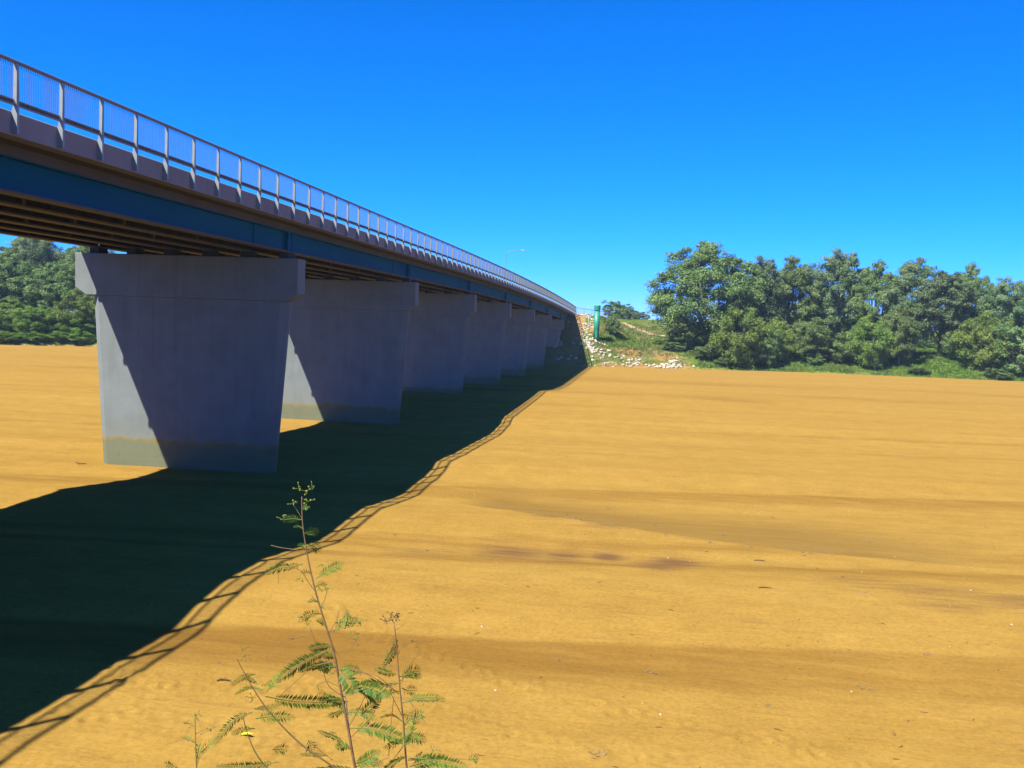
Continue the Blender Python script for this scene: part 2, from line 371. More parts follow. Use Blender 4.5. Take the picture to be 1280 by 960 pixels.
# ------------------------------------------------------------------ the far bank
FT = [(-900, 120), (-220, 165), (-128, 173.5), (-115, 182), (-60, 184), (-33, 180), (-19, 182), (-12, 184), (-4, 188.3), (6, 191.2), (16, 194), (29, 195.5), (70, 194.5), (140, 193), (900, 150)]
def foot(X): return np.interp(X, [a for a, b in FT], [b for a, b in FT])
def drop(Y): return -2.0 * (np.maximum(0.0, np.asarray(Y, float) - 75) / 134) ** 2
def bank_z(X, Y):
    X = np.asarray(X, float); Y = np.asarray(Y, float)
    d = Y - foot(X) + 1.4 * vnoise(X * 0.09, Y * 0.05)
    hill = np.interp(d, [-6, 0, 2, 8, 14, 28, 52, 90, 200, 900], [-1.6, 0.15, 1.0, 3.4, 4.3, 6.4, 9.7, 9.9, 9.0, 9.0])
    low = np.interp(d, [-6, 0, 2, 7, 13, 30, 80, 200, 900], [-1.6, 0.15, 0.9, 2.4, 4.2, 5.0, 5.6, 6.0, 6.0])
    wl = sstep(0, 1, (X - 4 - .22 * np.clip(d, 0, 80)) / 12) + sstep(-45, -70, X)
    z = hill * (1 - wl) + low * wl
    z = z + (0.35 * fbm(X * 0.05, Y * 0.06) + 0.16 * fbm(X * .35, Y * .35)) * sstep(1, 10, d)
    top = 10.55                                     # road embankment behind the bridge end
    em = np.interp(Y, [176, 183.4, 187.6, 192.9, 197.4, 202.2, 205.0, 207.3, 209], [-2.5, 0.45, 2.15, 4.07, 5.94, 7.9, 9.35, 10.3, top])
    side = np.maximum(np.maximum(X + 12.6, -34.4 - X), 0)
    em = em - side * 0.62
    em = np.where(Y > 209, np.maximum(top - side * .6, 0), em)
    return np.maximum(z, em + 0.10 * vnoise(X * .8, Y * .8))

def build_bank():
    dd = np.concatenate([np.arange(-6, 40, 0.7), np.linspace(40, 110, 48)[0:], np.array([130, 160, 220, 320, 500, 900, 1600])])
    xs = np.concatenate([np.linspace(-1500, -230, 20), np.linspace(-225, -40, 120), np.linspace(-39.3, 14, 84), np.linspace(14.8, 140, 120), np.linspace(150, 1500, 30)])
    Dg, Xg = np.meshgrid(dd, xs, indexing='ij'); Yg = foot(Xg) + Dg; Zg = bank_z(Xg, Yg)
    Zg = np.where(Dg > 300, Zg - (Dg - 300) * 0.004, Zg)
    n = fbm(Xg * 0.12, Yg * 0.12)
    soil = 0.9 * sstep(5.5, -1, Dg - 1.4 * n) * sstep(-14, -9, Xg) * (1 - sstep(6, 13, Xg))
    for x, d_, a, b, k in ((-4.6, 7, 3.0, 3.5, 1.0), (-9.5, 9, 2.5, 3, .8), (-12.5, 18, 1.6, 3, .9), (2.5, 5, 4, 2.5, .8), (-10.0, 28, 1.6, 3.5, .45), (-13.0, 22, 1.5, 6, .2)):
        soil = np.maximum(soil, k * np.exp(-(((Xg - x) / a) ** 2 + ((Dg - d_) / b) ** 2)))
    soil = np.maximum(soil, 1.0 * (np.abs(Xg + 23.5) < 9.0) * (Yg > 178))
    soil = np.maximum(soil, 0.6 * sstep(1.2, -0.5, Dg))
    m = npmesh('river_bank', np.stack([Xg, Yg, Zg], -1).reshape(-1, 3), grid(len(xs), len(dd)), BANK, True, {'soil': soil.ravel(), 'lush': np.clip(sstep(8, 16, Xg) + sstep(-60, -90, Xg) + .9 * np.exp(-(((Xg + 4) / 6) ** 2 + ((Dg - 17) / 6) ** 2)) + .9 * np.exp(-(((Xg - 4) / 3) ** 2 + ((Dg - 22) / 5) ** 2)), 0, 1).ravel()})
    o = link('river_bank', m); o['kind'] = 'structure'
build_bank()

def build_track():
    c = [(-7.6, 231), (-5.5, 227), (-3.2, 223.5), (-.6, 220.5), (2.2, 218.5)]
    mb = MB(); rings = []
    P = [np.interp(np.linspace(0, len(c) - 1, 40), range(len(c)), [q[i] for q in c]) for i in (0, 1)]
    vs = []; fs = []
    for x, y in zip(*P):
        for t in (-0.7, -0.25, 0.25, 0.7): vs.append((x + t * .45, y + t, float(bank_z(x + t * .45, y + t)) + 0.07))
    for i in range(39):
        for j in range(3): a = i * 4 + j; fs.append((a, a + 4, a + 5, a + 1))
    mb.add(vs, fs); o = mb.build('dirt_track', simple('pale_dirt', (0.28, 0.20, 0.10), (0.36, 0.27, 0.15), 1.0, 0.95)); o['kind'] = 'structure'
build_track()

# ------------------------------------------------------------------ the bridge
XC = -23.75; XR = -17.22; HW = XC - XR            # fascia at XR, mirrored about XC
bridge = thing('road_bridge', 'long concrete road bridge with teal girder and steel railing crossing the sand', 'bridge', (XC, 0, 0))
def sweep(profile, y0, y1, step, zf=drop, mb=None):
    """profile: closed list of (x, z), x measured from the bridge's centre line"""
    mb = mb or MB(); n = max(1, round((y1 - y0) / step))
    mb.loft([[(x, y, z + float(zf(y))) for x, z in profile] for y in np.linspace(y0, y1, n + 1)]); return mb
Y0, Y1 = -14.0, 210.8
R = -HW                                             # +half width to the right
h = abs(HW)
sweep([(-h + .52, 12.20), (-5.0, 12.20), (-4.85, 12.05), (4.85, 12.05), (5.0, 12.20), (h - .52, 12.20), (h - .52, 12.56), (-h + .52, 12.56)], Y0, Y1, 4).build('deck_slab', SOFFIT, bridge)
for s in (1, -1):                                   # edge beams, cast in lengths with open joints
    y = Y0
    while y < Y1 - 0.1:
        ye = min(y + 8, Y1)
        pr = [(s * h, 12.19), (s * h, 12.80), (s * (h - .03), 12.83), (s * (h - .50), 12.83), (s * (h - .515), 12.19)]
        if s < 0: pr = pr[::-1]
        sweep(pr, y + .004, ye - .004, 4).build('edge_beam', EDGEC, bridge); y = ye
sweep([(-h + .53, 12.565), (h - .53, 12.565), (h - .53, 12.60), (-h + .53, 12.60)], Y0, Y1, 4).build('road_surface', ASPH, bridge)
GX = [5.15 - 2.06 * i for i in range(6)]
PIERS = [22.8 + 24 * k for k in range(8)]
seg = [Y0] + PIERS + [Y1 - 1.0]
_m = MB(); _m.box(0, .217, -.08, .08, 0, .92); STIFF = _m.mesh('stiffener', RUST)
_m = MB(); _m.box(-.79, .79, -.04, .04, 0, .25); BRACE = _m.mesh('cross_brace', DARKST)
_m = MB(); _m.box(-.25, .25, -.42, .42, 0, .297); BEAR = _m.mesh('bearing', BLACK)
for i, gx in enumerate(GX):
    for a, b in zip(seg[:-1], seg[1:]):
        web = sweep([(gx - .012, 10.93), (gx + .012, 10.93), (gx + .012, 11.86), (gx - .012, 11.86)], a + .05, b - .05, 6)
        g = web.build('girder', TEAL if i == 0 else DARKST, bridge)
        fl = sweep([(gx - .26, 10.86), (gx + .26, 10.86), (gx + .26, 10.93), (gx - .26, 10.93)], a + .05, b - .05, 6); fl.build('bottom_flange', RUST, g)
        tf = sweep([(gx - .2, 11.86), (gx + .2, 11.86), (gx + .2, 11.90), (gx - .2, 11.90)], a + .05, b - .05, 6)
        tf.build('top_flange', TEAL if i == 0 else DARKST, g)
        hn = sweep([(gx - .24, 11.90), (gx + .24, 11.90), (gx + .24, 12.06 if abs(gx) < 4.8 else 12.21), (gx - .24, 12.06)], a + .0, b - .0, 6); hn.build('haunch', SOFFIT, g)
        y = PIERS[0] - 24 * 2
        while y < b:
            if a + .3 < y < b - .3:
                z = float(drop(y))
                link('stiffener', STIFF, g, (gx - .23 if i == 0 else gx + .013, y, 10.935 + z))
            y += 6
        if i == 0:
            for yy, wd, pr in ((a, .42, .23), (b, .42, .23)):
                z = float(drop(yy)); sgn = 1 if yy == a else -1
                y_a, y_b = (yy + .06, yy + .06 + wd) if sgn > 0 else (yy - .06 - wd, yy - .06)
                p = MB(); p.box(gx + .013, gx + pr, y_a, y_b, 10.935 + z, 11.855 + z)
                p.build('bearing_stiffener', TEAL, g)
            ys_ = b - 4.0; z = float(drop(ys_)); q = MB(); q.box(gx + .013, gx + .05, ys_ - .25, ys_ + .25, 10.935 + z, 11.855 + z); q.build('splice_plate', TEAL, g)
y = PIERS[0] - 24
while y < Y1 - 2:
    if min(abs(y - p) for p in PIERS) > 1:
        z = float(drop(y))
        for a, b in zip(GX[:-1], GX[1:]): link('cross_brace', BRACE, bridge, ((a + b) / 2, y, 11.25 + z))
    y += 6

def pier(yc):
    z = float(drop(yc)); zt = 10.56 + z; tx = XC
    ring = lambda xa, xb, zz, cx_, cy_, t: [(xa, yc - t + cy_, zz), (xa + cx_, yc - t, zz), (xb - cx_, yc - t, zz), (xb, yc - t + cy_, zz), (xb, yc + t - cy_, zz), (xb - cx_, yc + t, zz), (xa + cx_, yc + t, zz), (xa, yc + t - cy_, zz)]
    mb = MB(); k = 0.6 / 8.4; zb = -1.2
    L, Rr = -29.05 - XC, -18.35 - XC
    rings = [ring(L + k * (8.3 - zz), Rr - k * (8.3 - zz), zz + z * (zz > 5), .40, .34, .46) for zz in (zb, 2.0, 5.0, 8.38)]
    mb.loft(rings); p = mb.build('pier', CONC, bridge)
    cb = MB(); a, b = -29.90 - XC, -17.80 - XC; t = .54
    prof = [(a, zt), (a, zt - 1.78), (a + .62, zt - 2.17), (b - .62, zt - 2.17), (b, zt - 1.78), (b, zt)]
    cb.loft([[(x, yc - t, zz) for x, zz in prof], [(x, yc + t, zz) for x, zz in prof]])
    c = cb.build('pier_cap', CONC, p)
    bv = c.modifiers.new('bevel', 'BEVEL'); bv.width = .03; bv.segments = 1
    for gx in GX: link('bearing', BEAR, p, (gx, yc, zt + .001))
for yc in PIERS: pier(yc)

# abutment under the far end
ab = MB(); z = float(drop(210)); ab.box(-6.3, 6.3, 209.9, 211.4, 6.0, 10.82 + z)
ab.build('abutment', ABUTC, bridge)
for s in (1, -1): ab = MB(); ab.box(s * 6.32 if s < 0 else 6.02, -6.02 if s < 0 else 6.32, 209.85, 216, 8.0, 12.10 + z); ab.build('wing_wall', ABUTC, bridge)

# railings: post, rails and baluster panel of each bay
pm = MB(); pm.loft([[(-.17, -.045, -.61), (0, -.045, -.61), (0, .045, -.61), (-.17, .045, -.61)], [(-.17, -.045, -.05), (0, -.045, -.05), (0, .045, -.05), (-.17, .045, -.05)],
                    [(-.125, -.045, .13), (0, -.045, .13), (0, .045, .13), (-.125, .045, .13)], [(-.115, -.04, 1.24), (-.02, -.04, 1.24), (-.02, .04, 1.24), (-.115, .04, 1.24)]])
POST = pm.mesh('post', GALV)
pn = MB()
for k in range(19):
    y = -.92 + 1.84 * (k + .5) / 19; pn.box(-.073, -.062, y - .004, y + .004, .176, 1.226)
PANEL = pn.mesh('baluster_panel', BALU)
tb = MB(); tb.box(-.095, -.085, -.945, .945, .172, .30); FOOTSTRIP = tb.mesh('foot_strip', STRIPM)  # added strip standing in for the dark lower band of the balusters
rb = MB(); rb.box(-.10, -.03, -.955, .955, .13, .172); BRAIL = rb.mesh('bottom_rail', RAILM)
tr = MB(); n = 8
tr.loft([[(-.067 + .058 * math.cos(2 * math.pi * i / n + .39), y, 1.282 + .055 * math.sin(2 * math.pi * i / n + .39)) for i in range(n)] for y in (-1.0, 1.0)]); TRAIL = tr.mesh('top_rail', RAILM)
railr = link('railing', None, bridge); raill = link('railing', None, bridge)
railr['label'] = 'steel railing on the side of the deck facing the camera'; raill['label'] = 'steel railing on the far side of the deck'
for par, sgn in ((railr, 1), (raill, -1)):
    y = 23.78 - 2 * 18
    while y < 209.9:
        z = 12.83 + float(drop(y)); x = sgn * (h + .172)
        rz = 0 if sgn > 0 else math.pi
        link('post', POST, par, (x, y, z), (0, 0, rz))
        if y + 2 < 210.5:
            ym = y + 1; zm = 12.83 + float(drop(ym)); sl_ = math.atan(float(drop(y + 2) - drop(y)) / 2)
            rot = (sl_, 0, 0) if sgn > 0 else (-sl_, 0, math.pi)
            for nm, me in (('baluster_panel', PANEL), ('bottom_rail', BRAIL), ('top_rail', TRAIL), ('foot_strip', FOOTSTRIP)):
                o_ = link(nm, me, par, (x, ym, zm), rot)
                if nm == 'baluster_panel': o_['kind'] = 'stuff'
        y += 2

# flared railing past the bridge end
fl = thing('approach_railing', 'pale railing flaring away from the far end of the bridge', 'railing', (-17.1, 211.2, 10.75))
for i in range(5):
    t = i / 4; x = 6.6 * t; yy = 4 * t * t; zz = -0.75 * t - float(drop(0)) * 0
    pmb = MB(); pmb.box(x - .05, x + .05, yy - .05, yy + .05, zz - 0.8, zz + 1.25); pmb.build('post', GALV, fl)
    if i < 4:
        t2 = (i + 1) / 4; x2 = 6.6 * t2; y2 = 4 * t2 * t2; z2 = -.75 * t2
        q = MB(); q.tube([(x, yy, zz + 1.25), (x2, y2, z2 + 1.25)], .055); q.build('top_rail', RAILM, fl)
        q = MB(); q.tube([(x, yy, zz + .15), (x2, y2, z2 + .15)], .04); q.build('bottom_rail', RAILM, fl)
        q = MB()
        for k in range(1, 19):
            u = k / 19; q.box(x + (x2 - x) * u - .009, x + (x2 - x) * u + .009, yy + (y2 - yy) * u - .009, yy + (y2 - yy) * u + .009, zz + (z2 - zz) * u + .15, zz + (z2 - zz) * u + 1.24)
        q.build('baluster_panel', GALV, fl)['kind'] = 'stuff'

# street lamp on the far side of the deck
lx, ly = -29.6, 187.0; lz = 12.6 + float(drop(ly))
lamp = thing('street_lamp', 'thin curved street lamp rising above the bridge railing', 'street lamp', (lx, ly, lz))
q = MB(); q.tube([(0, 0, 0), (0, 0, 6), (0.05, 0, 9.0), (.25, 0, 10.0), (.7, 0, 10.7), (1.3, 0, 10.95), (3.2, 0, 11.1)], [.11, .09, .07, .06, .055, .05, .045]); q.build('pole', LAMPM, lamp, True)
q = MB(); q.loft([[(3.15, -.13, 11.03), (3.15, .13, 11.03), (3.15, .1, 11.16), (3.15, -.1, 11.16)], [(3.5, -.2, 11.02), (3.5, .2, 11.02), (3.5, .14, 11.24), (3.5, -.14, 11.24)], [(3.95, -.12, 11.06), (3.95, .12, 11.06), (3.95, .08, 11.16), (3.95, -.08, 11.16)]]); q.build('lamp_head', LAMPM, lamp)

# green gauge tower on the bank
gy = 197.5; gx = -11.75; gz = float(bank_z(gx, gy)) - .3; gt = 12.30
ga = thing('gauge_tower', 'tall green steel cylinder tower standing among white rocks by the bridge end', 'tower', (gx, gy, gz))
def cyl(mb, r, z0, z1, n=20, r2=None): mb.loft([[(rr * math.cos(2 * math.pi * i / n), rr * math.sin(2 * math.pi * i / n), zz) for i in range(n)] for rr, zz in ((r, z0), (r2 or r, z1))])
H_ = gt - gz
q = MB(); cyl(q, .60, 0, H_ - 1.2); q.build('shaft', GREEN, ga, True)
q = MB(); cyl(q, .50, H_ - 1.2, H_ - 1.02); q.build('vent_gap', BLACK, ga, True)
q = MB(); cyl(q, .68, H_ - 1.02, H_ - .1); cyl(q, .68, H_ - .1, H_, 20, .60); q.build('cap', GREEN, ga)
q = MB(); q.box(-.22, .22, -.66, -.595, .55, 2.2); q.build('access_door', GREEN, ga)
for o_ in (-.65, .65): q = MB(); q.box(o_ - .06, o_ + .06, -.05, .05, -.1, .9); q.build('base_bracket', GREEN, ga)

px_, py_ = -13.75, 201.5
mp_ = thing('marker_post', 'slim white marker post standing in the rocks left of the green tower', 'post', (px_, py_, float(bank_z(px_, py_)) - .2))
q = MB(); q.tube([(0, 0, 0), (0, 0, 2.4)], .06); q.build('pole', WHITEP, mp_)
q = MB(); q.box(-.14, .14, -.03, .03, 2.1, 2.5); q.build('marker_plate', WHITEP, mp_)

# ------------------------------------------------------------------ rocks
def rock_mesh(seed, mat):
    r = random.Random(seed); bm_v = []; import bmesh
    bm = bmesh.new(); bmesh.ops.create_icosphere(bm, subdivisions=2, radius=1)
    off = Vector((r.uniform(0, 50), r.uniform(0, 50), 0)); sx, sy, sz = r.uniform(.8, 1.2), r.uniform(.7, 1.1), r.uniform(.55, .85)
    pl = [(Vector((r.gauss(0, 1), r.gauss(0, 1), r.gauss(0, .8))).normalized(), r.uniform(.55, .8)) for _ in range(7)]
    for v in bm.verts:
        for nn, dd in pl:
            e = v.co.dot(nn) - dd
            if e > 0: v.co -= nn * e * .9
        v.co *= 1 + .18 * mnoise.noise(v.co * 1.6 + off)
        v.co = Vector((v.co.x * sx, v.co.y * sy, v.co.z * sz))
    m = bpy.data.meshes.new('boulder'); bm.to_mesh(m); bm.free(); m.materials.append(mat); return m
ROCKS = [rock_mesh(i, ROCK) for i in range(7)]; TROCKS = [rock_mesh(20 + i, TANROCK) for i in range(2)]
def boulder(x, y, s, label, group, ms=ROCKS):
    o = link('boulder', random.choice(ms), None, (x, y, float(bank_z(x, y)) + s * .12), (random.uniform(-.4, .4), random.uniform(-.4, .4), random.uniform(0, 6.3)), (s, s * random.uniform(.8, 1.1), s * random.uniform(.75, 1.05)))
    tag(o, label, 'rock', group); return o
rr = random.Random(5)
def size_word(s, a, b): return 'small ' if s < a else 'medium sized ' if s < b else 'large '
def f_(x): return float(foot(x))
L1 = 'white boulder on the low bank'
for i in range(64):
    x = -11.9 + 9.5 * rr.random() ** 1.4; d = rr.random() * (8.5 - 0.55 * (x + 12)); s = rr.uniform(.2, .5)
    boulder(x, f_(x) + d + .2, s, size_word(s, .3, .42) + L1 + (', at the sand' if d < 1.6 else ', halfway up' if d < 4 else ', in the upper scatter') + (' nearest the shadow' if x < -8 else ''), 'white boulders on the lower bank by the bridge', ROCKS)
L2 = 'white boulder in the heap below the largest gum'
for i in range(48):
    t = rr.random()
    if t < .72: x = 3.2 + rr.gauss(0, 1.7); d = rr.random() * max(.6, 5.2 - 1.6 * abs(x - 4.4))
    else: x = rr.uniform(-2, 8); d = rr.random() * 1.2
    s = rr.uniform(.26, .55); boulder(x, f_(x) + d + .1, s, size_word(s, .35, .46) + L2 + (', lower ' if d < 1 else ', upper ') + ('left' if x < 3.2 else 'right'), 'white boulders heaped at the sand edge')
L3 = 'white boulder left of the green tower'
for i in range(135):
    y = rr.uniform(190, 208.5); x = -15.6 + 0.2 * (204 - y) + rr.uniform(-.4, 3.3) * (1 if y > 196 else .5); s = rr.uniform(.2, .42)
    boulder(x, y, s, size_word(s, .27, .35) + L3 + (', near the top' if y > 203 else ', beside the tower foot' if y > 197 else ', near the slope foot'), 'white boulders on the slope by the bridge end')
L4 = 'shaded boulder under the bridge'
for i in range(40):
    y = rr.uniform(184, 206); s = rr.uniform(.3, .6); boulder(rr.uniform(-31, -14.5), y, s, size_word(s, .4, .5) + L4 + (', upper half' if y > 195 else ', lower half'), 'shaded boulders under the bridge end')
for x, y, s in ((-13.6, 195.2, .36), (-13.0, 195.5, .40), (-12.4, 195.8, .36), (-11.7, 196.2, .40), (-11.0, 196.5, .36), (-10.4, 196.9, .33), (-9.9, 197.4, .34), (-9.4, 197.8, .30)):
    boulder(x, y, s, 'white boulder in the row at the foot of the green tower', 'row of white boulders below the green tower')
boulder(-7.9, 214.0, .62, 'large tan boulder on the grassy slope right of the grey shrub', 'tan boulders on the slope', TROCKS)
boulder(-7.0, 211.5, .42, 'small tan boulder just below the large tan one', 'tan boulders on the slope', TROCKS)
for x, y, s, lb in ((-.3, 213.5, .36, 'lone white boulder on the green slope under the dirt track'), (1.7, 214, .22, 'smallest white boulder between two larger ones on the green slope'), (4.0, 213.5, .40, 'white boulder on the green slope nearest the big gum')):
    boulder(x, y, s, lb, 'lone white boulders below the dirt track')

# ------------------------------------------------------------------ trees
def leaf_cloud(centres, radii, per, size, r, droop=.22, squash=.85, shell=.66):
    """leaf quads scattered through clumps: returns V, F, tint"""
    sub = 4; c0 = np.repeat(centres, sub, 0); r0 = np.repeat(radii, sub)          # every bough tip carries a few smaller billows
    o = r.normal(size=c0.shape); o /= np.linalg.norm(o, axis=1)[:, None]; o[:, 2] *= .8
    first = np.arange(len(c0)) % sub == 0
    centres = c0 + o * (r0 * np.where(first, 0.0, r.uniform(.45, .95, len(c0))))[:, None]; radii = r0 * np.where(first, .80, r.uniform(.38, .62, len(c0)))
    per = per // sub
    n = len(centres); idx = np.repeat(np.arange(n), per); N = len(idx)
    u = r.normal(size=(N, 3)); u /= np.linalg.norm(u, axis=1)[:, None]
    u[:, 2] = np.where(u[:, 2] < -.35, u[:, 2] * .6, u[:, 2])
    rad = radii[idx] * (shell + (1 - shell) * r.random(N)) * (1 + .11 * r.normal(size=N))
    C = centres[idx] + u * rad[:, None] * np.array([1, 1, squash])
    hang = r.random(N) < droop
    C[:, 2] -= np.where(hang, r.random(N) * radii[idx] * .9, 0)
    nn = u * .95 + r.normal(size=(N, 3)) * .36; nn[:, 2] += .35; nn /= np.linalg.norm(nn, axis=1)[:, None]
    a = r.normal(size=(N, 3)) * .6; a[:, 2] -= 1.0; a -= nn * np.sum(a * nn, 1)[:, None]; a /= np.linalg.norm(a, axis=1)[:, None]
    b = np.cross(a, nn)
    ln = size * r.uniform(.6, 1.3, N)[:, None]; wd = ln * r.uniform(.28, .45, N)[:, None]
    V = np.stack([C - a * ln * .5, C + b * wd * .5, C + a * ln * .5, C - b * wd * .5], 1).reshape(-1, 3)
    F = np.arange(4 * N).reshape(-1, 4)
    ct = np.repeat(r.uniform(.15, .85, n // sub), sub) + r.uniform(-.12, .12, n); tint = np.repeat(ct[idx] + r.uniform(-.15, .15, N), 4)
    return V, F, tint

def gum_proto(seed, H, W, clear, leafmat, bark, nc=80, per=230, size=.5, rc=(1.1, 2.1), lean=0.0, depth=1.0, limbs=9):
    r = np.random.default_rng(seed); rnd = random.Random(seed)
    mb = MB(); forks = rnd.choice((2, 3)); tips = []
    fz = H * rnd.uniform(.16, .26); bx = lean
    mb.tube([(0, 0, -1.0), (0.05, 0, fz * .5), (bx * .3, 0.1, fz)], [H * .026, H * .021, H * .018], 8)
    for k in range(limbs):
        a = 2 * math.pi * (k + rnd.random() * .7) / limbs; el = rnd.uniform(.35, 1.0)
        tz = clear + (H - clear) * (rnd.uniform(.45, .92) if k % 3 else rnd.uniform(.1, .4)); rad = W * rnd.uniform(.4, .78) * (1.15 - .55 * (tz / H))
        t = Vector((rad * math.cos(a) + lean, rad * math.sin(a) * depth, tz)); s = Vector((bx * .3, .1, fz * rnd.uniform(.8, 1.0)))
        m1 = s.lerp(t, .4) + Vector((rnd.gauss(0, .5), rnd.gauss(0, .5), rnd.uniform(0, 1.2))); m2 = s.lerp(t, .75) + Vector((rnd.gauss(0, .5), rnd.gauss(0, .5), rnd.uniform(0, .9)))
        r0 = H * .012; mb.tube([s, m1, m2, t], [r0, r0 * .7, r0 * .45, r0 * .2], 6); tips += [m2, t]
        for _ in range(2):
            e = m2 + Vector((rnd.gauss(0, 1.6), rnd.gauss(0, 1.6), rnd.uniform(-.3, 2.0))); mb.tube([m1.lerp(m2, rnd.random()), e], [r0 * .4, r0 * .12], 5); tips.append(e)
    cen = [tuple(t) for t in tips]
    tries = 0
    while len(cen) < nc and tries < 20000:
        tries += 1
        u = r.normal(size=3); u /= np.linalg.norm(u); q = r.uniform(.45, 1) ** .5
        zz = clear + (H - clear) * (.5 + .5 * u[2] * q); prof = 1.0 - .35 * max(0, (zz - clear) / (H - clear) - .55) / .45
        p = np.array([W * u[0] * q * prof + lean, W * depth * u[1] * q * prof, zz])
        lump = 1 + .25 * mnoise.noise(Vector(p) * .35 + Vector((seed, 0, 0)))
        p[:2] *= lump
        if min((np.sum((np.array(c) - p) ** 2) for c in cen[-25:]), default=9) > .9: cen.append(tuple(p))
    cen = np.array(cen); rc_ = r.uniform(rc[0], rc[1], len(cen)) * (1.1 - .35 * (cen[:, 2] / H))
    V, F, t = leaf_cloud(cen, rc_, per, size, r)
    return mb.mesh('trunk', bark, True), npmesh('crown', V, F, leafmat, False, {'tint': t})

PROTO = {
    'spread': gum_proto(1, 20, 9.0, 2.6, LEAF_OLIVE, BARK, 200, 540, .38, (1.3, 2.5), 0, .8, 11),
    'tall':   gum_proto(2, 20, 5.6, 3.2, LEAF_GREY, BARK, 150, 520, .37, (1.1, 2.1), .4, 1, 9),
    'tall2':  gum_proto(3, 20, 6.4, 2.8, LEAF_OLIVE, DARKBARK, 165, 520, .37, (1.1, 2.2), -.5, 1, 9),
    'low':    gum_proto(4, 10, 3.6, 0.3, LEAF_OLIVE, BARK, 90, 480, .29, (.8, 1.4), 0, 1, 8),
    'low2':   gum_proto(5, 10, 4.2, 0.2, LEAF_GREEN, BARK, 100, 480, .29, (.9, 1.5), .3, 1, 8),
    'lush':   gum_proto(8, 10, 4.6, 0.1, LEAF_LUSH, BARK, 90, 420, .30, (.9, 1.5), 0, 1, 8),
    'thin':   gum_proto(6, 20, 4.8, 7.0, LEAF_GREY, DARKBARK, 95, 520, .37, (1.0, 1.8), .8, 1, 8),
}
def tree(kind, x, y, H, W, label, group, rz=None, name='gum_tree', sink=.2):
    tm, cm = PROTO[kind]; base = 20 if kind in ('spread', 'tall', 'tall2', 'thin') else 10
    bw = {'spread': 9, 'tall': 5.6, 'tall2': 6.4, 'low': 3.6, 'low2': 4.2, 'lush': 4.6, 'thin': 4.4}[kind]
    t = thing(name, label, 'tree' if name != 'shrub' else 'shrub', (x, y, float(bank_z(x, y)) - sink), group)
    t.rotation_euler = (0, 0, random.uniform(0, 6.28) if rz is None else rz); t.scale = (W / bw, W / bw, H / base)
    link('trunk', tm, t); link('crown', cm, t); return t
GR = 'gum trees along the right bank'
def at(px, Y):
    """x on the ground for a column of the photograph (authoring aid, returns a world x)"""
    return Y * (math.tan(math.atan((px - 640) / 1200.0) - yaw))
# (kind, column, Y, top height above riverbed, half width, label)
RT = [
    ('spread', 877, 206, 27.0, 12.8, 'largest spreading gum beside the grassy gap, its left boughs drooping'),
    ('tall', 945, 210, 24.5, 5.6, 'narrower gum tucked behind the right side of the largest gum'),
    ('low2', 918, 198.5, 14.5, 5.6, 'dense low gum drooping to the sand in front of the largest gum'),
    ('tall2', 985, 214, 25.0, 6.6, 'round topped gum right of the gap after the largest gum'),
    ('tall', 1040, 218, 27.0, 7.2, 'tall gum with twin tops behind the middle of the right grove'),
    ('low', 1015, 203, 12.0, 4.6, 'mid height gum with pale bare limbs left of the middle of the grove'),
    ('low2', 1082, 201, 12.5, 4.6, 'mid height leafy gum in front of the middle of the grove'),
    ('tall2', 1088, 214, 24.5, 5.8, 'grey green gum just left of the domed gum'),
    ('tall', 1137, 210, 25.0, 6.6, 'domed gum with broad crown over the dark see through gap'),
    ('low', 1122, 202.5, 15.0, 4.0, 'upright gum standing left of the dark see through gap'),
    ('thin', 1172, 208, 22.5, 5.0, 'gum with thick dark trunk standing on open grass'),
    ('tall2', 1204, 215, 24.5, 5.4, 'pointed gum right of the dark trunked gum'),
    ('tall', 1246, 212, 21.5, 5.6, 'gum with small pointed top near the right edge'),
    ('spread', 1292, 214, 22.5, 7.5, 'gum cut by the right edge of the photo'),
    ('low2', 1226, 201, 14.0, 5.0, 'bushy gum reaching the sand near the right edge'),
    ('low', 1266, 199, 11.5, 4.6, 'bushy low gum at the right edge beside the sand'),
    ('low2', 968, 203, 11.5, 3.6, 'low gum in the shade between the largest gum and the grove'),
    ('low', 1196, 206, 14.0, 3.4, 'slim low gum with pale trunk right of the dark trunk'),
    ('spread', 1330, 206, 21.0, 8.0, 'gum just beyond the right edge behind the bushy one'),
]
for kind, px, Y, top, W, lb in RT:
    x = at(px, Y); H = (top - float(bank_z(x, Y))) / 1.03
    tree(kind, x, Y, H, W, lb, GR)
for px, Y, top, W, lb in ((930, 236, 14.5, 6, 'dark back row gum filling the space behind the largest gum'), (975, 238, 14, 6, 'dark back row gum left of the twin topped gum'), (1020, 240, 14.5, 6.5, 'dark back row gum under the twin topped gum'), (1066, 238, 15, 6, 'dark back row gum behind the leafy mid height gum'),
                          (1108, 240, 14.5, 6, 'dark back row gum left of the see through gap'), (1190, 240, 12.5, 5, 'dark back row gum right of the dark trunk'), (1236, 238, 14, 6, 'dark back row gum behind the bushy right gum'), (1150, 262, 10.0, 4.5, 'lowest back row gum seen through the gap')):
    tree('low2', at(px, Y), Y, top - float(bank_z(at(px, Y), Y)), W, lb, GR)
for px, Y, top, W, lb in ((958, 199, 8.6, 3.4, 'short bushy gum at the sand edge right of the largest gum'), (1045, 202, 9.0, 3.6, 'short bushy gum in the shade under the twin topped gum'), (862, 203, 10.0, 4.2, 'short gum filling the left foot of the largest gum')):
    tree('low', at(px, Y), Y, top - float(bank_z(at(px, Y), Y)), W, lb, GR)
GL = 'gum trees on the left bank'
